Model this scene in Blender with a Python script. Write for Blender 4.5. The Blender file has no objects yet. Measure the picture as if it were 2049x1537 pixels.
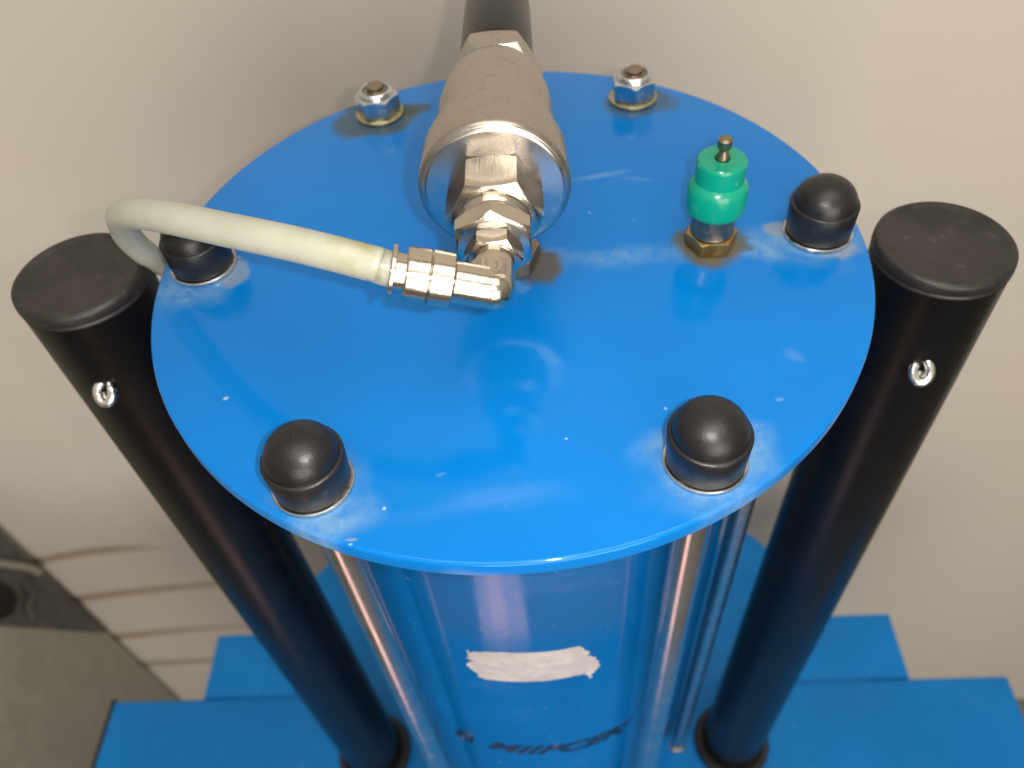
import bpy, bmesh, math, random
from mathutils import Vector, Matrix, noise
R = math.radians
scene = bpy.context.scene
C = scene.collection

# ------------------------------------------------------------------ camera
W_PX, F_PX = 2049.0, 1635.5
cam_d = bpy.data.cameras.new('camera')
cam = bpy.data.objects.new('camera', cam_d); C.objects.link(cam)
r_ = Vector((0.99782981, -0.00473678, -0.06567524))
u_ = Vector((0.04639506, 0.7583422, 0.65020351))
f_ = Vector((-0.04672443, 0.65183945, -0.75691621))
M = Matrix.Identity(4)
for i in range(3):
    M[i][0] = r_[i]; M[i][1] = u_[i]; M[i][2] = -f_[i]
M[0][3], M[1][3], M[2][3] = 0.0120991, -0.19967391, 0.16701489
cam.matrix_world = M
cam_d.sensor_fit = 'HORIZONTAL'; cam_d.sensor_width = 36.0
cam_d.lens = 36.0 * F_PX / W_PX
cam_d.clip_start = 0.01; cam_d.clip_end = 20
cam_d.dof.use_dof = True
cam_d.dof.focus_distance = 0.205
cam_d.dof.aperture_fstop = 13.0
scene.camera = cam

# ------------------------------------------------------------------ light
world = bpy.data.worlds.new("World"); scene.world = world; world.use_nodes = True
bg = world.node_tree.nodes['Background']
bg.inputs[0].default_value = (0.94, 0.87, 0.76, 1); bg.inputs[1].default_value = 0.40

def area(name, loc, target, sx, sy, power, col, spec=1.0):
    d = bpy.data.lights.new(name, 'AREA'); d.shape = 'RECTANGLE'; d.size = sx; d.size_y = sy
    d.energy = power; d.color = col; d.specular_factor = spec
    o = bpy.data.objects.new(name, d); C.objects.link(o); o.location = loc
    o.rotation_euler = (Vector(target) - Vector(loc)).to_track_quat('-Z', 'Y').to_euler()
    return o
wn = world.node_tree
tc = wn.nodes.new('ShaderNodeTexCoord'); sx = wn.nodes.new('ShaderNodeSeparateXYZ'); wn.links.new(tc.outputs['Generated'], sx.inputs[0])
mr = wn.nodes.new('ShaderNodeMapRange'); mr.interpolation_type = 'SMOOTHSTEP'; wn.links.new(sx.outputs[2], mr.inputs[0])
for i, v in enumerate((-0.35, 0.75, 0.22, 0.60)): mr.inputs[i + 1].default_value = v
wn.links.new(mr.outputs[0], bg.inputs[1])          # dim lower room, paler ceiling
# phone flash just right of the lens
fl = bpy.data.lights.new('phone_flash', 'POINT'); fl.energy = 1.65; fl.color = (1.0, 0.95, 0.88); fl.shadow_soft_size = 0.0028
flo = bpy.data.objects.new('phone_flash', fl); C.objects.link(flo)
flo.location = Vector(M.translation) + r_ * 0.017 + u_ * 0.004 - f_ * 0.002
# ceiling light panel of the room; the lamps after it are added
area('ceiling_lamp', (0.10, -0.34, 1.15), (0.0, 0.05, -0.2), 1.1, 0.7, 6.8, (1.0, 0.93, 0.84))
area('wall_fill', (0.35, -1.7, 0.20), (0, 0.1, -0.3), 1.3, 1.2, 25.5, (1.0, 0.91, 0.83))  # added fill in front, brightens the wall while grazing the plate
area('rod_streak_fill', (-0.20, -0.62, -0.80), (0, 0, -0.25), 0.07, 0.50, 0.11, (1.0, 0.46, 0.24))  # added source, stands in for a person's orange reflection on the rods
area('cylinder_tint_fill', (-0.15, -0.52, -0.95), (0, 0, -0.1), 0.22, 0.42, 0.36, (1.0, 0.62, 0.64))  # added source, makes the pinkish reflection of a person on the cylinder

scene.view_settings.view_transform = 'Standard'; scene.view_settings.look = 'None'
scene.view_settings.exposure = 0.0; scene.view_settings.gamma = 1.0
scene.render.engine = 'CYCLES'

# ------------------------------------------------------------------ materials
def new_mat(name):
    m = bpy.data.materials.new(name); m.use_nodes = True
    nt = m.node_tree
    return m, nt, nt.nodes['Principled BSDF']
def N(nt, t, **kw):
    n = nt.nodes.new(t)
    for k, v in kw.items(): setattr(n, k, v)
    return n
def L(nt, a, b): nt.links.new(a, b)
def coord(nt): return N(nt, 'ShaderNodeTexCoord').outputs['Object']
def noise_n(nt, co, scale, detail=4, rough=0.55, dist=0.0):
    n = N(nt, 'ShaderNodeTexNoise'); n.inputs['Scale'].default_value = scale
    n.inputs['Detail'].default_value = detail; n.inputs['Roughness'].default_value = rough
    n.inputs['Distortion'].default_value = dist
    L(nt, co, n.inputs['Vector']); return n.outputs[0]
def math_n(nt, op, a, b=None, c=None):
    n = N(nt, 'ShaderNodeMath', operation=op)
    for i, v in enumerate((a, b, c)):
        if v is None: continue
        if isinstance(v, (int, float)): n.inputs[i].default_value = v
        else: L(nt, v, n.inputs[i])
    return n.outputs[0]
def ramp(nt, v, lo, hi, a=0.0, b=1.0, smooth=True):
    n = N(nt, 'ShaderNodeMapRange'); n.interpolation_type = 'SMOOTHSTEP' if smooth else 'LINEAR'
    L(nt, v, n.inputs[0])
    for i, x in enumerate((lo, hi, a, b)): n.inputs[i + 1].default_value = x
    return n.outputs[0]
def mixc(nt, fac, a, b):
    n = N(nt, 'ShaderNodeMix'); n.data_type = 'RGBA'
    if isinstance(fac, (int, float)): n.inputs[0].default_value = fac
    else: L(nt, fac, n.inputs[0])
    for i, v in ((6, a), (7, b)):
        if isinstance(v, tuple): n.inputs[i].default_value = (*v, 1)
        else: L(nt, v, n.inputs[i])
    return n.outputs[2]
def bump(nt, bsdf, h, strength=0.2, dist=0.0005):
    b = N(nt, 'ShaderNodeBump'); b.inputs['Strength'].default_value = strength; b.inputs['Distance'].default_value = dist
    L(nt, h, b.inputs['Height']); L(nt, b.outputs[0], bsdf.inputs['Normal'])

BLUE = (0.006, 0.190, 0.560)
def blue_paint(name, col=BLUE, rough=0.16, gloss=0.5):
    m, nt, b = new_mat(name); co = coord(nt)
    n1 = noise_n(nt, co, 9, 3)
    c = mixc(nt, ramp(nt, n1, 0.35, 0.7), tuple(x * 0.90 for x in col), tuple(min(1, x * 1.08) for x in col))
    c = mixc(nt, ramp(nt, noise_n(nt, co, 26, 6, 0.7), 0.55, 0.75, 0, 0.10), c, (0.20, 0.30, 0.40))
    spk = noise_n(nt, co, 420, 2)
    c = mixc(nt, ramp(nt, spk, 0.735, 0.77, 0, 0.5), c, (0.45, 0.55, 0.66))
    L(nt, c, b.inputs['Base Color'])
    rr = ramp(nt, noise_n(nt, co, 30, 4), 0.3, 0.75, rough * 0.8, rough * 1.5); L(nt, rr, b.inputs['Roughness'])
    b.inputs['Specular IOR Level'].default_value = gloss
    bump(nt, b, noise_n(nt, co, 260, 2), 0.12, 0.0002)
    return m
m_blue = blue_paint('blue_enamel')
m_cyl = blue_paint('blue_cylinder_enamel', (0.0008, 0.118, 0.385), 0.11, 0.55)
m_base = blue_paint('blue_housing_enamel', (0.001, 0.185, 0.54), 0.35, 0.25)

RB = 0.0965
def bolt(k):
    a = R(60 * k - 120); dx, dy = ((.0004, -.0018) if k == 0 else (.0008, 0) if k == 1 else (0, 0)); return (RB * math.cos(a) + dx, RB * math.sin(a) + dy)
def top_plate_mat():
    m, nt, b = new_mat('blue_top_plate_enamel'); co = coord(nt)
    sep = N(nt, 'ShaderNodeSeparateXYZ'); L(nt, co, sep.inputs[0])
    n_big = noise_n(nt, co, 12, 3); n_mid = noise_n(nt, co, 60, 5, 0.6); n_fine = noise_n(nt, co, 240, 5, 0.65)
    c = mixc(nt, ramp(nt, n_big, 0.35, 0.7), (0.0008, 0.160, 0.52), (0.001, 0.173, 0.56))
    rough = ramp(nt, n_mid, 0.3, 0.8, 0.115, 0.175)
    def blob(x, y, sx, sy, lo, hi, amp, nz, rot=0.0):
        dx = math_n(nt, 'SUBTRACT', sep.outputs[0], x); dy = math_n(nt, 'SUBTRACT', sep.outputs[1], y)
        ca, sa = math.cos(rot), math.sin(rot)
        ux = math_n(nt, 'ADD', math_n(nt, 'MULTIPLY', dx, ca / sx), math_n(nt, 'MULTIPLY', dy, sa / sx))
        uy = math_n(nt, 'ADD', math_n(nt, 'MULTIPLY', dx, -sa / sy), math_n(nt, 'MULTIPLY', dy, ca / sy))
        d = math_n(nt, 'SQRT', math_n(nt, 'ADD', math_n(nt, 'MULTIPLY', ux, ux), math_n(nt, 'MULTIPLY', uy, uy)))
        d = math_n(nt, 'ADD', d, math_n(nt, 'MULTIPLY', math_n(nt, 'SUBTRACT', nz, 0.5), amp))
        return ramp(nt, d, lo, hi, 1.0, 0.0)
    haze = (0.17, 0.33, 0.52); grime = (0.062, 0.080, 0.052); tan = (0.30, 0.32, 0.29)
    # pale wear haze round the four capped bolts
    for (x, y, sx, sy, rot, k) in ((bolt(0)[0] + .001, bolt(0)[1] - .002, .016, .013, R(60), .60), (bolt(0)[0] + .004, bolt(0)[1] - .010, .013, .009, R(10), .85), (bolt(1)[0] + .001, bolt(1)[1] - .0015, .019, .015, R(20), .85),
                           (bolt(2)[0] - .002, bolt(2)[1] - .004, .019, .014, 0, .55), (bolt(5)[0] - .002, bolt(5)[1] - .007, .014, .015, 0, .90),
                           (.052, -.006, .060, .006, R(2), .34), (.020, -.004, .030, .004, R(-8), .30), (.078, -.0035, .025, .008, 0, .36),
                           (-.004, -.094, .026, .003, R(7), .09)):
        f = blob(x, y, sx, sy, 0.45, 1.15, 1.7, n_mid, rot)
        f = math_n(nt, 'MULTIPLY', f, ramp(nt, n_fine, 0.32, 0.66, 0.22 * k, 0.85 * k))
        c = mixc(nt, f, c, haze)
    # tan chipped spots at right bolts
    for (x, y, sx, sy, k) in ((bolt(2)[0] + .004, bolt(2)[1] - .009, .009, .006, .6), (bolt(2)[0] - .011, bolt(2)[1] + .003, .006, .005, .55), (bolt(5)[0] + .011, bolt(5)[1] - .004, .005, .008, .5),
                              (bolt(0)[0] + .0115, bolt(0)[1] - .0165, .0022, .0008, .5)):
        f = math_n(nt, 'MULTIPLY', blob(x, y, sx, sy, 0.5, 1.0, 2.2, n_mid), k)
        c = mixc(nt, f, c, tan)
    # olive grease stains round the two nuts, the valve port and the brass fitting
    for (x, y, sx, sy, rot, k) in ((bolt(4)[0] - .0015, bolt(4)[1] - .003, .0185, .0125, 0, .82), (bolt(4)[0] + .013, bolt(4)[1] + .002, .007, .004, R(15), .8), (bolt(3)[0] + .002, bolt(3)[1] - .0035, .0165, .0115, 0, .68),
                           (.009, -.0085, .0095, .0105, R(40), .6), (.0633, -.0025, .0125, .0115, 0, .75)):
        f = blob(x, y, sx, sy, 0.72, 1.02, 1.5, n_mid, rot)
        f = math_n(nt, 'MULTIPLY', f, k)
        c = mixc(nt, f, c, grime)
        rough = math_n(nt, 'ADD', rough, math_n(nt, 'MULTIPLY', f, 0.35))
    f = math_n(nt, 'MULTIPLY', blob(.0633, -.0030, .0112, .0105, 0.62, 1.10, 0.8, n_fine), .80)
    c = mixc(nt, f, c, (0.13, 0.10, 0.04))
    # chips, dried drops and fine scratches at their own places
    for (x, y, sx, sy, rot, k) in ((-.0768, -.0562, .0009, .0006, .6, .95), (.0155, -.075, .0005, .0004, 0, .7), (.0782, -.0505, .0034, .0022, -.7, .10),
                           (.033, .0362, .011, .0016, R(10), .20), (.044, .0335, .006, .0010, R(-14), .14), (-.0364, -.1030, .0006, .0003, 0, .7), (-.0163, -.0844, .0016, .0006, .3, .15), (.071, -.0654, .0013, .0007, .2, .25),
                           (-.002, -.091, .016, .0030, R(8), .06)):
        f = math_n(nt, 'MULTIPLY', blob(x, y, sx, sy, 0.3, 1.25, 1.6, n_fine, rot), k)
        c = mixc(nt, f, c, (0.36, 0.48, 0.62))
    f = math_n(nt, 'MULTIPLY', blob(.0105, -.0075, .0085, .0095, 0.6, 1.05, 1.4, n_mid, R(40)), .75)
    c = mixc(nt, f, c, (0.105, 0.080, 0.040))
    # dust specks
    vor = N(nt, 'ShaderNodeTexVoronoi'); vor.inputs['Scale'].default_value = 70; L(nt, co, vor.inputs['Vector'])
    cs = N(nt, 'ShaderNodeSeparateColor'); L(nt, vor.outputs['Color'], cs.inputs[0])
    sp = math_n(nt, 'MULTIPLY', ramp(nt, vor.outputs['Distance'], 0.015, 0.05, 1, 0), ramp(nt, cs.outputs[0], 0.74, 0.80, 0, .6))
    c = mixc(nt, sp, c, (0.42, 0.60, 0.80))
    L(nt, c, b.inputs['Base Color']); L(nt, rough, b.inputs['Roughness'])
    b.inputs['Specular IOR Level'].default_value = 0.26
    bump(nt, b, math_n(nt, 'ADD', noise_n(nt, co, 170, 2), math_n(nt, 'MULTIPLY', sp, 2.0)), 0.22, 0.00012)
    return m
m_top = top_plate_mat()

def metal(name, col, rough, var=0.12, grime=None, gamt=0.5, scale=120, brushed=False):
    m, nt, b = new_mat(name); co = coord(nt)
    n1 = noise_n(nt, co, scale, 5, 0.6)
    c = mixc(nt, ramp(nt, n1, 0.3, 0.75), tuple(x * (1 - var) for x in col), col)
    if grime:
        n2 = noise_n(nt, co, scale * 0.8, 6, 0.7)
        gf = ramp(nt, n2, 0.55, 0.70, 0, gamt)
        c = mixc(nt, gf, c, grime)
        L(nt, math_n(nt, 'SUBTRACT', 1.0, math_n(nt, 'MULTIPLY', gf, 0.6)), b.inputs['Metallic'])
    else: b.inputs['Metallic'].default_value = 1.0
    L(nt, c, b.inputs['Base Color'])
    L(nt, ramp(nt, n1, 0.3, 0.8, rough * 0.8, rough * 1.35), b.inputs['Roughness'])
    if brushed:
        mp = N(nt, 'ShaderNodeMapping'); mp.inputs['Scale'].default_value = (8, 1, 8) if brushed == 'y' else (1, 8, 8); L(nt, co, mp.inputs[0])
        bump(nt, b, noise_n(nt, mp.outputs[0], 260, 3), 0.22, 0.0002)
    else: bump(nt, b, noise_n(nt, co, 900, 3), 0.15, 0.0001)
    return m
m_nickel = metal('nickel_plated_brass', (0.62, 0.555, 0.47), 0.15, brushed='y')
m_polish = metal('polished_nickel_face', (0.62, 0.59, 0.55), 0.20, 0.12)
m_oldwasher = metal('stained_yellow_zinc', (0.50, 0.46, 0.30), 0.35, 0.25, (0.14, 0.11, 0.04), 0.7, 240)
m_cast = metal('tarnished_nickel_body', (0.47, 0.43, 0.37), 0.31, 0.10, (0.15, 0.125, 0.09), 0.55, 210)
m_zinc = metal('zinc_plated_steel', (0.66, 0.68, 0.68), 0.22, 0.15, (0.20, 0.15, 0.07), 0.55, 200)
m_stud = metal('old_threaded_steel', (0.36, 0.29, 0.20), 0.38, 0.3, (0.10, 0.065, 0.035), 0.8, 260)
m_chrome = metal('chromed_rod_steel', (0.60, 0.57, 0.53), 0.22, 0.08)
m_brass = metal('tarnished_brass', (0.58, 0.36, 0.13), 0.33, 0.35, (0.10, 0.06, 0.025), 0.8, 220)
m_pin = metal('bright_spring_steel', (0.85, 0.83, 0.78), 0.16, 0.06)

def plastic(name, col, rough, n_amp=0.25, bscale=700, bstr=0.12, spec=0.5, light=None, lamt=0.3):
    m, nt, b = new_mat(name); co = coord(nt)
    n1 = noise_n(nt, co, 45, 5, 0.6)
    c = mixc(nt, ramp(nt, n1, 0.3, 0.75), tuple(x * (1 - n_amp) for x in col), tuple(min(1, x * (1 + n_amp)) for x in col))
    if light:
        c = mixc(nt, ramp(nt, noise_n(nt, co, 210, 4, 0.7), 0.60, 0.72, 0, lamt), c, light)
    L(nt, c, b.inputs['Base Color'])
    L(nt, ramp(nt, n1, 0.25, 0.8, rough * 0.88, rough * 1.15), b.inputs['Roughness'])
    b.inputs['Specular IOR Level'].default_value = spec
    bump(nt, b, noise_n(nt, co, bscale, 3), bstr, 0.0003)
    return m
m_cap = plastic('black_cap_plastic', (0.009, 0.0085, 0.009), 0.38, 0.2, 900, 0.25, 0.5, (0.16, 0.14, 0.13), 0.10)
m_plug = plastic('black_plug_plastic', (0.020, 0.018, 0.0165), 0.46, 0.5, 260, 0.8, 0.5, (0.085, 0.075, 0.065), 0.5)
m_tubeblack = plastic('black_powder_coat', (0.003, 0.003, 0.0034), 0.30, 0.3, 900, 0.18, 0.26, (0.04, 0.03, 0.02), 0.12)
m_gap_dark = plastic('painted_gap_dark', (0.010, 0.009, 0.009), 0.45, 0.3, 300, 0.2)  # flat black for the dark deck-side gap and the handle sockets
m_sleeve = plastic('black_satin_sleeve', (0.006, 0.0055, 0.005), 0.26, 0.35, 60, 0.3, 0.36)
m_green = plastic('green_plastic', (0.002, 0.29, 0.180), 0.26, 0.10, 300, 0.15, 0.5, (0.25, 0.50, 0.34), 0.25)
m_grey = plastic('grey_beige_enamel', (0.37, 0.35, 0.275), 0.42, 0.10, 40, 0.05, 0.4, (0.10, 0.075, 0.055), 0.5)
m_darkgrey = plastic('dark_reflection_and_lever_grey', (0.085, 0.082, 0.072), 0.35, 0.25, 30, 0.05, 0.4)  # colour of the reflected dark band on the cabinet and of the lever
m_void = plastic('painted_opening_dark', (0.006, 0.006, 0.005), 0.6)
m_white, nt, b = new_mat('scuffed_white_paper'); co = coord(nt)
L(nt, mixc(nt, ramp(nt, noise_n(nt, co, 130, 5, 0.6), 0.35, 0.7), (0.46, 0.435, 0.435), (0.60, 0.57, 0.57)), b.inputs['Base Color'])
b.inputs['Roughness'].default_value = 0.55; bump(nt, b, noise_n(nt, co, 220, 4), 0.5, 0.0004)
m_ink = plastic('black_print_ink', (0.006, 0.006, 0.007), 0.3)

def hose_mat():
    m, nt, b = new_mat('translucent_nylon_hose'); co = coord(nt)
    sep = N(nt, 'ShaderNodeSeparateXYZ'); L(nt, co, sep.inputs[0])
    n1 = noise_n(nt, co, 90, 5, 0.6)
    c = mixc(nt, ramp(nt, n1, 0.3, 0.7), (0.42, 0.425, 0.345), (0.47, 0.475, 0.395))
    near = ramp(nt, sep.outputs[0], -0.040, -0.026)           # grime next to the fitting
    f = math_n(nt, 'MULTIPLY', near, ramp(nt, noise_n(nt, co, 170, 4, .6), 0.42, 0.60, 0.05, .75))
    c = mixc(nt, f, c, (0.33, 0.31, 0.11))
    L(nt, c, b.inputs['Base Color']); b.inputs['Roughness'].default_value = 0.38
    b.inputs['Subsurface Weight'].default_value = 0.45; b.inputs['Subsurface Radius'].default_value = (0.004, 0.0038, 0.0028)
    b.inputs['Subsurface Scale'].default_value = 1.0
    b.inputs['Transmission Weight'].default_value = 0.12
    bump(nt, b, noise_n(nt, co, 300, 2), 0.06, 0.0002)
    return m
m_hose = hose_mat()

def wall_mat():
    m, nt, b = new_mat('beige_wall_paint'); co = coord(nt)
    n1 = noise_n(nt, co, 3.0, 3, 0.5); n2 = noise_n(nt, co, 14, 3)
    c = mixc(nt, ramp(nt, n1, 0.35, 0.68), (0.60, 0.54, 0.465), (0.57, 0.54, 0.48))
    c = mixc(nt, ramp(nt, n2, 0.45, 0.75, 0, 0.10), c, (0.50, 0.45, 0.35))
    at = N(nt, 'ShaderNodeAttribute'); at.attribute_name = 'dirt'
    c = mixc(nt, math_n(nt, 'MULTIPLY', at.outputs['Fac'], 0.8), c, (0.25, 0.175, 0.08))
    L(nt, c, b.inputs['Base Color']); b.inputs['Roughness'].default_value = 0.5
    b.inputs['Specular IOR Level'].default_value = 0.3
    return m
m_wall = wall_mat()
m_floor = plastic('grey_floor', (0.16, 0.15, 0.13), 0.5, 0.2, 20, 0.1)

# ------------------------------------------------------------------ mesh helpers
def link(name, me, mat, parent=None, loc=None, sharp=40, smooth=True):
    if smooth:
        for p in me.polygons: p.use_smooth = True
        me.set_sharp_from_angle(angle=R(sharp))
    if mat is not None and not me.materials: me.materials.append(mat)
    o = bpy.data.objects.new(name, me); C.objects.link(o)
    if parent: o.parent = parent
    if loc: o.location = loc
    return o
def tag(o, label=None, cat=None, group=None, kind=None):
    for k, v in (('label', label), ('category', cat), ('group', group), ('kind', kind)):
        if v: o[k] = v
    return o
def empty(name, loc=(0, 0, 0)):
    o = bpy.data.objects.new(name, None); C.objects.link(o); o.location = loc; o.empty_display_size = 0.02; return o

def frame_for(axis):
    a = Vector(axis).normalized()
    t = Vector((0, 0, 1)) if abs(a.z) < 0.9 else Vector((1, 0, 0))
    x = t.cross(a).normalized(); y = a.cross(x); return x, y, a
def lathe(bm, prof, origin=(0, 0, 0), axis=(0, 0, 1), n=64, cap0=True, cap1=True):
    """prof: list of (t along axis, radius)"""
    x, y, a = frame_for(axis); o = Vector(origin); rings = []
    for t, r in prof:
        if r < 1e-7: rings.append([bm.verts.new(o + a * t)]); continue
        rings.append([bm.verts.new(o + a * t + (x * math.cos(2 * math.pi * i / n) + y * math.sin(2 * math.pi * i / n)) * r) for i in range(n)])
    for A, B in zip(rings, rings[1:]):
        for i in range(n):
            j = (i + 1) % n
            if len(A) == 1 and len(B) == 1: continue
            if len(A) == 1: bm.faces.new((A[0], B[j], B[i]))
            elif len(B) == 1: bm.faces.new((A[i], A[j], B[0]))
            else: bm.faces.new((A[i], A[j], B[j], B[i]))
    if cap0 and len(rings[0]) > 1: bm.faces.new(list(reversed(rings[0])))
    if cap1 and len(rings[-1]) > 1: bm.faces.new(rings[-1])
def hexnut(bm, ap, t0, t1, origin=(0, 0, 0), axis=(0, 0, 1), phase=0.0, seg=10, ch0=True, ch1=True, hole=0.0, cf=0.97):
    """hex prism of apothem ap with conical chamfers; phase: angle of the first flat's middle"""
    x, y, a = frame_for(axis); o = Vector(origin); n = 6 * seg
    def ring(rad, t): return [bm.verts.new(o + a * t(i) + (x * math.cos(th(i)) + y * math.sin(th(i))) * rad(i)) for i in range(n)]
    th = lambda i: phase + 2 * math.pi * i / n
    hr = lambda i: ap / math.cos(((2 * math.pi * i / n + math.pi / 6) % (math.pi / 3)) - math.pi / 6)
    dz = lambda i: max(0.0, (hr(i) - ap * cf) * 0.62)
    R_ = []
    if ch0: R_.append(ring(lambda i: ap * cf, lambda i: t0))
    R_.append(ring(hr, lambda i: t0 + (dz(i) if ch0 else 0)))
    R_.append(ring(hr, lambda i: t1 - (dz(i) if ch1 else 0)))
    if ch1: R_.append(ring(lambda i: ap * cf, lambda i: t1))
    if hole: R_.append(ring(lambda i: hole, lambda i: t1)); R_.append(ring(lambda i: hole, lambda i: t1 - 0.0015))
    for A, B in zip(R_, R_[1:]):
        for i in range(n):
            j = (i + 1) % n; bm.faces.new((A[i], A[j], B[j], B[i]))
    bm.faces.new(list(reversed(R_[0]))); bm.faces.new(R_[-1])
def box(bm, lo, hi, bev=0.0):
    vs = [bm.verts.new((x, y, z)) for z in (lo[2], hi[2]) for y in (lo[1], hi[1]) for x in (lo[0], hi[0])]
    fs = [bm.faces.new([vs[i] for i in f]) for f in ((0, 2, 3, 1), (4, 5, 7, 6), (0, 1, 5, 4), (2, 6, 7, 3), (0, 4, 6, 2), (1, 3, 7, 5))]
    if bev:
        es = list({e for f in fs for e in f.edges})
        bmesh.ops.bevel(bm, geom=es, offset=bev, segments=3, affect='EDGES', profile=0.5)
def prism(bm, pts, z0, z1, bev=0.0):
    a = [bm.verts.new((x, y, z0)) for x, y in pts]; b = [bm.verts.new((x, y, z1)) for x, y in pts]; n = len(pts)
    fs = [bm.faces.new(list(reversed(a))), bm.faces.new(b)]
    for i in range(n): fs.append(bm.faces.new((a[i], a[(i + 1) % n], b[(i + 1) % n], b[i])))
    if bev:
        es = [e for e in fs[1].edges]
        bmesh.ops.bevel(bm, geom=es, offset=bev, segments=3, affect='EDGES', profile=0.5)
def sweep(bm, pts, rad, n=20, cap=True):
    pts = [Vector(p) for p in pts]; prev = None; rings = []
    for i, p in enumerate(pts):
        t = (pts[min(i + 1, len(pts) - 1)] - pts[max(i - 1, 0)]).normalized()
        if prev is None: x = t.orthogonal().normalized()
        else: x = (prev - t * prev.dot(t)).normalized()
        prev = x; y = t.cross(x); rr = rad(i / (len(pts) - 1)) if callable(rad) else rad
        rings.append([bm.verts.new(p + (x * math.cos(2 * math.pi * k / n) + y * math.sin(2 * math.pi * k / n)) * rr) for k in range(n)])
    for A, B in zip(rings, rings[1:]):
        for k in range(n): bm.faces.new((A[k], A[(k + 1) % n], B[(k + 1) % n], B[k]))
    if cap: bm.faces.new(list(reversed(rings[0]))); bm.faces.new(rings[-1])
def catmull(P, per=14):
    P = [Vector(p) for p in P]; P = [P[0] * 2 - P[1]] + P + [P[-1] * 2 - P[-2]]; out = []
    for i in range(1, len(P) - 2):
        for k in range(per):
            t = k / per; a, b, c, d = P[i - 1:i + 3]
            out.append(0.5 * ((2 * b) + (c - a) * t + (2 * a - 5 * b + 4 * c - d) * t * t + (3 * b - a - 3 * c + d) * t ** 3))
    out.append(P[-2]); return out
def mk(name, mat, parent, fn, loc=None, sharp=40, smooth=True):
    bm = bmesh.new(); fn(bm); bmesh.ops.recalc_face_normals(bm, faces=bm.faces[:])
    me = bpy.data.meshes.new(name); bm.to_mesh(me); bm.free()
    return link(name, me, mat, parent, loc, sharp, smooth)
def dup(o, parent, loc=None, rot=None):
    c = o.copy(); C.objects.link(c); c.parent = parent
    if loc is not None: c.location = loc
    if rot is not None: c.rotation_euler = rot
    for ch in list(o.children): dup(ch, c)
    return c

# ------------------------------------------------------------------ setting: wall and floor
def groove_list():
    # (x, z) centre lines in metres on the wall, width, depth, fade-out at the right end
    return [([(-.90, -.775), (-.76, -.735), (-.634, -.712), (-.576, -.697), (-.535, -.692), (-.492, -.690), (-.45, -.690)], .0080, .0024, 1),
            ([(-.95, -.905), (-.76, -.848), (-.626, -.817), (-.567, -.806), (-.50, -.797), (-.432, -.790), (-.30, -.784)], .0095, .0028, 0.3),
            ([(-.95, -1.01), (-.76, -.965), (-.624, -.938), (-.545, -.927), (-.468, -.918), (-.30, -.912)], .0095, .0022, 0.6),
            ([(-.95, -1.10), (-.76, -1.058), (-.621, -1.041), (-.525, -1.037), (-.30, -1.034)], .0095, .0026, 0.4)]
def make_wall():
    gs = groove_list()
    def gz(g, x):
        P = g[0]
        if x <= P[0][0] or x >= P[-1][0]: return None
        for a, b in zip(P, P[1:]):
            if a[0] <= x <= b[0]:
                t = (x - a[0]) / (b[0] - a[0]); return a[1] + (b[1] - a[1]) * t
    xs = [-2.2, -1.5] + [-1.0 + i * 0.0125 for i in range(61)] + [-.1, .3, 1.0, 2.2]
    zs = [-1.3, -1.2] + [-1.16 + i * 0.0022 for i in range(234)] + [-.5, -.2, .3, .9, 1.6]
    me = bpy.data.meshes.new('wall'); V = []; D = []; F = []
    for x in xs:
        for z in zs:
            y = 0.30; dirt = 0
            for g in gs:
                c = gz(g, x)
                if c is None: continue
                fade = 1.0
                x1 = g[0][-1][0]
                if g[3] == 1: fade = min(1, max(0, (-0.462 - x) / 0.07))
                else: fade = 1 - g[3] * min(1, max(0, (x + 0.60) / 0.15))
                d = math.exp(-((z - c) / (g[1])) ** 2)
                y += g[2] * d * fade; dirt = max(dirt, d * fade)
            V.append((x, y, z)); D.append(dirt)
    nz = len(zs)
    for i in range(len(xs) - 1):
        for j in range(nz - 1):
            F.append((i * nz + j, (i + 1) * nz + j, (i + 1) * nz + j + 1, i * nz + j + 1))
    me.from_pydata(V, [], F); at = me.attributes.new('dirt', 'FLOAT', 'POINT'); at.data.foreach_set('value', D)
    o = link('wall', me, m_wall, None, None, 80)
    tag(o, kind='structure')
make_wall()
fl_o = mk('floor', m_floor, None, lambda bm: box(bm, (-2.2, -2.0, -1.34), (2.2, 0.42, -1.30))); tag(fl_o, kind='structure')

# ------------------------------------------------------------------ the grease pump
pump = empty('grease_pump', (0, 0, -1.30)); ZP = 1.30
tag(pump, 'blue grease pump with round bolted top plate, chrome rods and black handle tubes', 'pump')
def P(name, mat, fn, parent=pump, loc=(0, 0, 0), **k):
    """a part of the pump modelled about loc given in scene coordinates"""
    off = Vector(loc)
    if parent is pump: off = off + Vector((0, 0, ZP))
    return mk(name, mat, parent, fn, off, **k)

RD = 0.11
plate = P('top_plate', m_top, lambda bm: lathe(bm, [(-.0050, RD - .0003), (-.0047, RD), (-.0009, RD), (-.0005, RD - .00015), (-.0001, RD - .0006), (0, RD - .0012)], n=256))
cyl = P('pump_cylinder', m_cyl, lambda bm: lathe(bm, [(-.5, .085), (-.0052, .085)], n=192, cap0=False))

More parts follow.
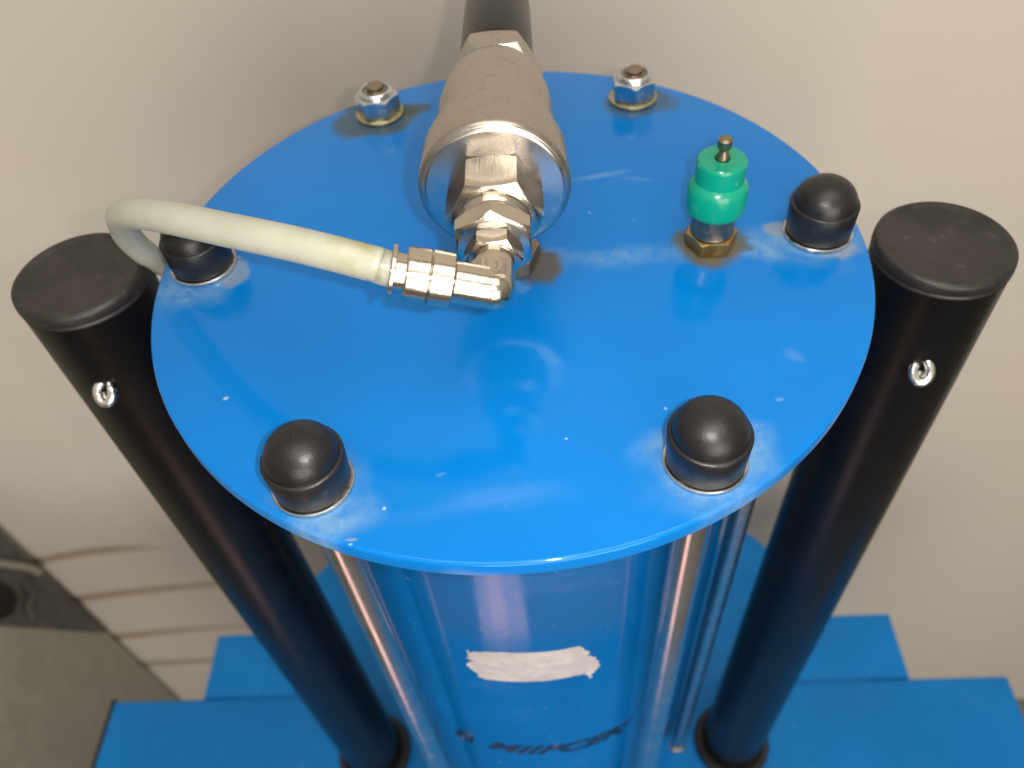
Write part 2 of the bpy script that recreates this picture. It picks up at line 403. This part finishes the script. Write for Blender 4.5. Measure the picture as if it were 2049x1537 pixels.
# torn paper sticker on the cylinder (angle in degrees from the front, height in mm)
def cyl_pt(a, z, r): t = R(a - 90); return (r * math.cos(t), r * math.sin(t), z)
lab_top = [(-14.5, -119.5), (-13.8, -113.0), (-11.0, -111.8), (-6, -110.8), (-1.7, -110.2), (3, -110.3), (7.9, -110.7), (10.4, -110.4), (12.4, -110.7)]
outline_px = [(340,460),(350,485),(480,478),(655,484),(830,488),(1050,480),(1200,462),(1290,443),(1370,428),(1395,440),(1440,470),(1460,490),(1440,515),(1470,516),(1500,525),(1545,560),(1550,590),(1530,630),(1475,680),(1470,715),(1455,720),(1430,690),(1420,675),(1300,700),(1200,719),(1100,735),(1000,744),(900,748),(800,748),(700,745),(600,737),(500,725),(450,705),(430,670),(395,648),(370,630),(350,608),(335,600),(345,580),(400,568),(410,560),(378,552),(350,545),(335,530),(360,512),(345,495)]
def ray_cyl(px, py, rad):
    # where the line of sight through a photograph pixel meets the cylinder; gives the sticker its real outline on it
    o = M.translation; d = r_ * ((px - 1024.5) / F_PX) - u_ * ((py - 768.5) / F_PX) + f_
    a = d.x ** 2 + d.y ** 2; b = 2 * (o.x * d.x + o.y * d.y); k = o.x ** 2 + o.y ** 2 - rad ** 2
    t = (-b - math.sqrt(max(0, b * b - 4 * a * k))) / 2 / a
    p = o + d * t; return math.degrees(math.atan2(p.y, p.x)) + 90, p.z
def sticker(bm):
    import mathutils.geometry as G
    random.seed(4)
    out = [ray_cyl(860 + x / 4.561, 1200 + y / 4.561, .0852) for x, y in outline_px]
    fine = []
    for i, a in enumerate(out):
        b = out[(i + 1) % len(out)]
        n = 5 if (a[0] < -11 or a[0] > 11) else 3
        for k in range(n):
            t = k / n; j = 0.0005 if n == 5 else 0.00012
            fine.append((a[0] + (b[0] - a[0]) * t + random.uniform(-1, 1) * j * 700 * (k > 0), a[1] + (b[1] - a[1]) * t + random.uniform(-1, 1) * j * (k > 0)))
    inner = [(x, z / 1000) for x in range(-12, 13, 2) for z in range(-135, -112, 3)]
    pts = [Vector((x * .00148, z)) for x, z in fine + inner]; n = len(fine)
    vs, es, fs, *_ = G.delaunay_2d_cdt(pts, [(i, (i + 1) % n) for i in range(n)], [list(range(n))], 1, 1e-7)
    lo = [bm.verts.new(cyl_pt(v.x / .00148, v.y, .08505)) for v in vs]
    hi = [bm.verts.new(cyl_pt(v.x / .00148, v.y, .08522)) for v in vs]
    cnt = {}
    for f in fs:
        bm.faces.new([hi[i] for i in f]); bm.faces.new([lo[i] for i in reversed(f)])
        for k in range(len(f)):
            e = (f[k], f[(k + 1) % len(f)]); cnt[tuple(sorted(e))] = cnt.get(tuple(sorted(e)), []) + [e]
    for e in cnt.values():
        if len(e) == 1: a, b = e[0]; bm.faces.new((hi[a], lo[a], lo[b], hi[b]))
mk('sticker_remnant', m_white, cyl, sticker)

def text_mesh(s, size, extrude=0.0, shear=0.0, spacing=1.0, bold=0.0):
    cu = bpy.data.curves.new('t', 'FONT'); cu.body = s; cu.size = size; cu.extrude = extrude; cu.shear = shear
    cu.space_character = spacing; cu.offset = bold; cu.align_x = 'CENTER'; cu.align_y = 'CENTER'; cu.resolution_u = 3
    o = bpy.data.objects.new('t', cu); C.objects.link(o)
    dg = bpy.context.evaluated_depsgraph_get(); dg.update()
    me = bpy.data.meshes.new_from_object(o.evaluated_get(dg)); bpy.data.objects.remove(o); return me
def wrap_text(name, s, size, ang0, z0, wx):
    me = text_mesh(s, size, 0.00015, 0.45, 1.05, 0.0004)
    bm = bmesh.new(); bm.from_mesh(me)
    bmesh.ops.subdivide_edges(bm, edges=[e for e in bm.edges if e.calc_length() > .003], cuts=3)
    for v in bm.verts:
        a = ang0 + math.degrees(v.co.x * wx / .085); v.co = cyl_pt(a, z0 + v.co.y, .08515 + v.co.z)
    bm.to_mesh(me); bm.free(); me.name = name
    return link(name, me, m_ink, cyl, None, 40, False)
wrap_text('lettering', 'MIIFCEK', 0.0155, 4.6, -0.2195, 1.10)
mk('printed_emblem', m_ink, cyl, lambda bm: [sweep(bm, [cyl_pt(-23.5 + rr * 3.1 * math.cos(t), -.2195 + rr * .0050 * math.sin(t), .08515) for t in [R(x) for x in range(20, 330, 10)]], .0007, 6) for rr in (.9,)])

# six tie rods with their bolt ends
rod0 = None
for k in range(6):
    x, y = bolt(k)
    if rod0 is None:
        rod0 = P('tie_rod', m_chrome, lambda bm: lathe(bm, [(-.497, .0052), (-.0052, .0052)], n=40), loc=(x, y, 0))
        def coll(bm): hexnut(bm, .0060, -.4995, -.496, seg=6)
        mk('foot_nut', m_stud, rod0, coll)
    else: dup(rod0, pump, (x, y, ZP))
cap0 = None
for i, k in enumerate((0, 1, 2, 5)):
    x, y = bolt(k)
    if cap0 is None:
        def capf(bm):
            pr = [(.0016, .0093), (.0020, .0097), (.0114, .0101), (.0118, .0099), (.0119, .0092)]
            pr += [(.0119 + .0077 * math.sin(R(t)), .0091 * math.cos(R(t))) for t in range(6, 90, 6)] + [(.0195, 0)]
            lathe(bm, pr, n=72)
        cap0 = P('nut_cap', m_cap, capf, loc=(x, y, 0), sharp=60)
        mk('washer', m_zinc, cap0, lambda bm: lathe(bm, [(.0001, .0101), (.0003, .0104), (.0012, .0104), (.0015, .0101)], n=64))
        mk('moulding_pip', m_cap, cap0, lambda bm: lathe(bm, [(.0192, .0006), (.0196, .0004), (.0197, .0002), (.0197, 0)], n=16))
    else:
        dup(cap0, pump, (x, y, ZP), (0, 0, k * 1.3))
def nut_part(k, ph):
    x, y = bolt(k)
    o = P('lock_nut', m_zinc, lambda bm: (hexnut(bm, .0073, .0017, .0090, phase=ph, ch1=True, cf=.95),
          lathe(bm, [(.0088, .0068), (.0098, .0066), (.0106, .0062), (.0110, .0054), (.0107, .0049), (.0078, .0047)], n=48, cap0=False)), loc=(x, y, 0))
    mk('washer', m_oldwasher, o, lambda bm: lathe(bm, [(.0001, .0088), (.0004, .0091), (.0013, .0091), (.0016, .0087)], n=64))
    def stud(bm):
        pr = [(.0060, .0034)]
        for i in range(7): pr += [(.0062 + i * .0007, .0035), (.00655 + i * .0007, .0030)]
        pr += [(.0112, .0033), (.0122, .0032), (.0126, .0024)]
        lathe(bm, pr, n=28)
    mk('stud_end', m_stud, o, stud)
nut_part(4, R(0)); nut_part(3, R(30))

# ---- green drain / breather valve on its brass fitting
gx, gy = .0633, -.0022
gv = P('relief_valve', m_green, lambda bm: lathe(bm, [(.0133, .0068), (.0133, .0078), (.0138, .0084), (.0150, .00865), (.0208, .0087), (.0222, .0083), (.0232, .0076), (.0236, .0072),
      (.0238, .0070), (.0292, .0071), (.0300, .0070), (.0305, .0066), (.0306, .0060), (.0306, .0022), (.0290, .0021)], n=72), loc=(gx, gy, 0))
mk('brass_nut', m_brass, gv, lambda bm: hexnut(bm, .0069, .0002, .0052, phase=R(60), cf=.96))
mk('valve_neck', m_stud, gv, lambda bm: lathe(bm, [(.0056, .0066), (.0064, .0064), (.0100, .0064), (.0133, .0066)], n=48))
mk('valve_pin', m_stud, gv, lambda bm: lathe(bm, [(.0288, .0017), (.0318, .0018), (.0328, .0013), (.0336, .0013), (.0344, .0020), (.0366, .0021), (.0372, .0015), (.0374, 0)], n=24), loc=(.0001, -.0001, 0))

# ---- inlet valve assembly lying above the plate, axis along y
HZ = .039; AX = (0, -1, 0); O = (0, 0, HZ)
def T(y): return -y     # axis points to -y
def vbody(bm):
    pr = [(T(.0315), .0108), (T(.0312), .0118), (T(.029), .0132), (T(.025), .0147), (T(.020), .0158), (T(.014), .0165), (T(.002), .0168), (T(.0005), .0171),
          (T(-.003), .0178), (T(-.0065), .0190), (T(-.0085), .0195), (T(-.0210), .0200), (T(-.0219), .0198), (T(-.0226), .0192), (T(-.0229), .0186)]
    lathe(bm, pr, O, AX, n=128)
body = P('inlet_valve', m_cast, vbody, sharp=35)
mk('valve_face', m_polish, body, lambda bm: lathe(bm, [(T(-.0200), .0170), (T(-.0230), .0188), (T(-.0233), .0184), (T(-.0234), .0176), (T(-.0234), .002)], O, AX, n=96))
hexph = R(90)
mk('hex_boss', m_cast, body, lambda bm: hexnut(bm, .0122, T(.0400), T(.0305), O, AX, phase=hexph, cf=.95))
def sleeve(bm):
    pr = [(T(.0395), .0102)] + [(T(.041), .0114), (T(.043), .0116), (T(.062), .0114), (T(.078), .0111), (T(.086), .0107), (T(.089), .0098), (T(.0905), .0075), (T(.091), .005), (T(.0912), 0)]
    lathe(bm, list(reversed(pr)), O, AX, n=96)
mk('black_sleeve', m_sleeve, body, sleeve)
mk('hex_collar', m_nickel, body, lambda bm: hexnut(bm, .0109, T(-.0229), T(-.0362), O, AX, phase=hexph, cf=.96))
mk('round_shoulder', m_nickel, body, lambda bm: lathe(bm, [(T(-.0355), .0094), (T(-.0372), .0094), (T(-.0376), .0090), (T(-.0382), .0086), (T(-.0388), .0090), (T(-.0396), .0088), (T(-.0400), .0084), (T(-.0405), .0080)], O, AX, n=72))
mk('hex_reducer', m_nickel, body, lambda bm: hexnut(bm, .0091, T(-.0398), T(-.0457), O, AX, phase=R(60), cf=.965))
mk('reducer_face', m_polish, body, lambda bm: lathe(bm, [(T(-.0450), .0086), (T(-.0459), .0087), (T(-.0460), .0084), (T(-.0460), .002)], O, AX, n=72))
mk('swivel_nut', m_nickel, body, lambda bm: hexnut(bm, .0062, T(-.0458), T(-.0512), O, AX, phase=R(90), cf=.95))
# stem down to the port in the plate
mk('port_stem', m_stud, body, lambda bm: (lathe(bm, [(.0050, .0070), (.0240, .0070)], (.001, -.006, 0), n=40), hexnut(bm, .0088, .0002, .0062, (.001, -.006, 0), phase=R(10)), lathe(bm, [(.0235, .0078), (.0255, .0078)], (.001, -.006, 0), n=40)))

# ---- elbow push-in fitting
AL = R(17); ad = Vector((-math.cos(AL), 0, math.sin(AL))); eo = Vector((0, -.0602, HZ))
up = Vector((math.sin(AL), 0, math.cos(AL)))
def elb(bm):
    lathe(bm, [(T(-.0508), .0046), (T(-.0512), .0051), (T(-.0600), .0051)], O, AX, n=56)
    # rounded outer corner
    lathe(bm, [(.0051 * math.sin(R(t)), .0051 * math.cos(R(t))) for t in range(-90, 91, 9)], eo, AX, n=56, cap0=False, cap1=False)
    lathe(bm, [(0, .0050), (.0092, .0050), (.0096, .0058)], eo, ad, n=56)
elbow = P('elbow_fitting', m_nickel, elb, sharp=35)
mk('gripping_sleeve', m_nickel, elbow, lambda bm: lathe(bm, [(.0094, .0052), (.0096, .0062), (.0099, .0067), (.0146, .0067), (.0148, .0065), (.0149, .0062), (.0150, .0062), (.0151, .0064), (.0153, .0066), (.0200, .0064), (.0204, .0061), (.0205, .0050)], eo, ad, n=72), sharp=30)
mk('release_collet', m_nickel, elbow, lambda bm: lathe(bm, [(.0202, .0046), (.0226, .0046), (.0227, .0062), (.0229, .0064), (.0236, .0064), (.0238, .0062), (.0238, .0043), (.0210, .0043)], eo, ad, n=72), sharp=30)
# raised size mark 10 on the elbow's upper side
def mark(me_s, dx, size):
    me = text_mesh(me_s, size, 0.00028, 0, 1, 0.0001)
    tilt = Matrix(((1, 0, 0), (0, 1, 0), (0, 0, 1)))
    bm = bmesh.new(); bm.from_mesh(me)
    for v in bm.verts:
        v.co = eo + Vector((-.0002, .0020, 0)) + Vector((1, 0, -.05)) * (v.co.x + dx) + Vector((0, 1, .05)) * v.co.y + Vector((0, 0, 1)) * (.0050 + v.co.z)
    bm.to_mesh(me); bm.free(); me.name = 'size_mark'; return me
def pad(bm):
    bmv = [eo + Vector((x, y, z)) for z in (.0030, .0050) for y in (-.0012, .0052) for x in (-.0046, .0034)]
    vs = [bm.verts.new(v) for v in bmv]
    for f in ((0, 2, 3, 1), (4, 5, 7, 6), (0, 1, 5, 4), (2, 6, 7, 3), (0, 4, 6, 2), (1, 3, 7, 5)): bm.faces.new([vs[i] for i in f])
    bmesh.ops.bevel(bm, geom=bm.edges[:], offset=.0004, segments=2, affect='EDGES')
padm = mk('marking_pad', m_cast, elbow, pad)
link('size_mark', mark('10', -.0002, .0058), m_nickel, elbow, None, 40)

# ---- handles
def handle(x, y, zt):
    h = P('handle_tube', m_tubeblack, lambda bm: lathe(bm, [(-.505, .0209), (zt - .0062, .0209)], n=128, cap1=True), loc=(x, y, 0))
    def plug(bm):
        lathe(bm, [(zt - .0066, .0206), (zt - .0060, .0208), (zt - .0058, .0210), (zt - .0050, .0211), (zt - .0047, .0207), (zt - .0043, .0207), (zt - .0038, .0212), (zt - .0018, .0211), (zt - .0008, .0209), (zt - .0002, .0202), (zt, .0194), (zt - .0002, .0186), (zt - .0008, .0176), (zt - .0010, .0166), (zt - .0010, .0090), (zt - .0008, 0)], n=128)
    mk('end_plug', m_plug, h, plug, sharp=70)
    mk('socket_dark_ring', m_gap_dark, h, lambda bm: lathe(bm, [(-.4998, .0275), (-.4925, .0278), (-.4905, .0262), (-.4905, .0235), (-.493, .0218)], n=72))  # black ring stands in for the dark inside of the handle's socket
    return h
hr = handle(.1375, 0, -.0060)
hl = handle(-.1375, -.001, .0010)
def roll_pin(h, hx, ang, z, tip):
    """sprung steel pin end curled into an almost closed loop standing out of the tube wall"""
    a = R(ang); nrm = Vector((math.cos(a), math.sin(a), 0)); base = nrm * .0207 + Vector((0, 0, z))
    ax = (nrm * .72 + Vector((0, 0, .70))).normalized()
    x = Vector((0, 0, 1)).cross(nrm).normalized(); y = ax.cross(x)
    def fn(bm):
        pts = []; S = 40
        for i in range(S + 1):
            t = R(tip + 12 + 330 * i / S); k = i / S
            pts.append(base + ax * (.0018 + .0008 * k) + x * (math.cos(t) * (.0026)) + y * (math.sin(t) * .0036))
        pts = pts + [pts[-1] + y * .0012 + ax * .0002, pts[-1] + y * .0026]
        sweep(bm, pts, lambda t: .0016 * (1 - .75 * max(0, (t - .86) / .14)) * min(1, .55 + t * 6), 16)
        lathe(bm, [(-.004, .0030), (.0002, .0030)], base, ax, n=16)
    return mk('split_pin', m_pin, h, fn, sharp=60)
roll_pin(hr, .1375, -99, -.044, 110)
roll_pin(hl, -.1370, -87, -.034, 60)

# ---- housing under the pump: round lid, rear deck and raised front deck
def lid(bm): lathe(bm, [(-.80, .262), (-.5035, .262), (-.5015, .2605), (-.501, .259)], n=160)
P('drum_lid', m_base, lid)
P('rear_deck', m_base, lambda bm: box(bm, (-.288, .046, -.62), (.288, .101, -.5005), .0015))
fd = P('front_deck', m_base, lambda bm: box(bm, (-.363, -.15, -.60), (.363, .0455, -.4985), .003))
mk('side_gap_dark_strip', m_gap_dark, fd, lambda bm: box(bm, (-.3665, -.15, -.60), (-.3632, .048, -.5005), .0008))  # added black strip, the dark side gap of the deck put into colour
P('drum_body', m_base, lambda bm: lathe(bm, [(-1.2995, .255), (-.80, .255)], n=96))

# ------------------------------------------------------------------ air hose
hose_pts = [(eo + ad * .0215)[:], (-.0249, -.0598, .0473), (-.0271, -.0593, .0479), (-.0430, -.0550, .0505), (-.0623, -.0470, .0500), (-.0789, -.0380, .0475), (-.0906, -.0300, .0434),
            (-.1007, -.0210, .0366), (-.1078, -.0120, .0272), (-.1135, -.0035, .0155), (-.1160, .0050, .0020), (-.1165, .0150, -.0120), (-.110, .030, -.030), (-.099, .036, -.06), (-.100, .040, -.12), (-.100, .042, -.25), (-.100, .042, -.4955)]
hose_pts[0] = tuple(eo + ad * .0212)
hose = mk('air_hose', m_hose, None, lambda bm: sweep(bm, catmull(hose_pts, 12), .0041, 28), sharp=60)
tag(hose, 'milky yellowish plastic hose curving from the elbow fitting over the plate edge', 'hose')

# ------------------------------------------------------------------ grey cabinet at the left
XC = -.633
cab = empty('grey_cabinet', (-.95, .05, -1.30))
tag(cab, 'grey beige metal cabinet side with a dark vent at the lower left', 'cabinet')
off = Vector((.95, -.05, 1.30))
def slab(bm, pts, x0, x1, bev):
    """outline (y, z) on the cabinet's side wall, standing out from x0 to x1"""
    a = [bm.verts.new((x0, y, z)) for y, z in pts]; b = [bm.verts.new((x1, y, z)) for y, z in pts]; n = len(pts)
    f = bm.faces.new(b); bm.faces.new(list(reversed(a)))
    for i in range(n): bm.faces.new((a[i], a[(i + 1) % n], b[(i + 1) % n], b[i]))
    if bev: bmesh.ops.bevel(bm, geom=list(f.edges), offset=bev, segments=3, affect='EDGES', profile=0.5)
mk('cabinet_body', m_grey, cab, lambda bm: box(bm, (-1.30, -.42, -1.2995), (XC, .297, -.50), .006), off)
mk('dark_reflection_slab', m_darkgrey, cab, lambda bm: slab(bm, [(.290, -.560), (.291, -.69), (.293, -.815), (.293, -.905), (.271, -.852), (.226, -.739), (.187, -.641), (.149, -.548), (.19, -.51), (.288, -.51)], XC - .0005, XC + .0015, .0008), off)  # dark band reflected in the glossy side, put in as a darker slab
mk('light_streak_bar', m_grey, cab, lambda bm: sweep(bm, [(XC + .003, .205, -.522), (XC + .003, .229, -.572), (XC + .003, .262, -.645), (XC + .003, .282, -.692), (XC + .002, .286, -.713)], .0042, 12), off)  # light streak of a reflection, shaped as a thin bar
mk('vent_opening', m_void, cab, lambda bm: slab(bm, [(.209, -.569), (.244, -.648), (.249, -.679), (.242, -.696), (.225, -.699), (.211, -.683), (.17, -.599), (.165, -.56)], XC + .0012, XC + .0022, .0004), off)  # raised black slab, darkness of the opening put into its colour
mk('latch_lever', m_darkgrey, cab, lambda bm: sweep(bm, [(XC + .004, .262, -.690), (XC + .006, .259, -.712), (XC + .005, .243, -.714), (XC + .004, .234, -.732)], .0035, 10), off)
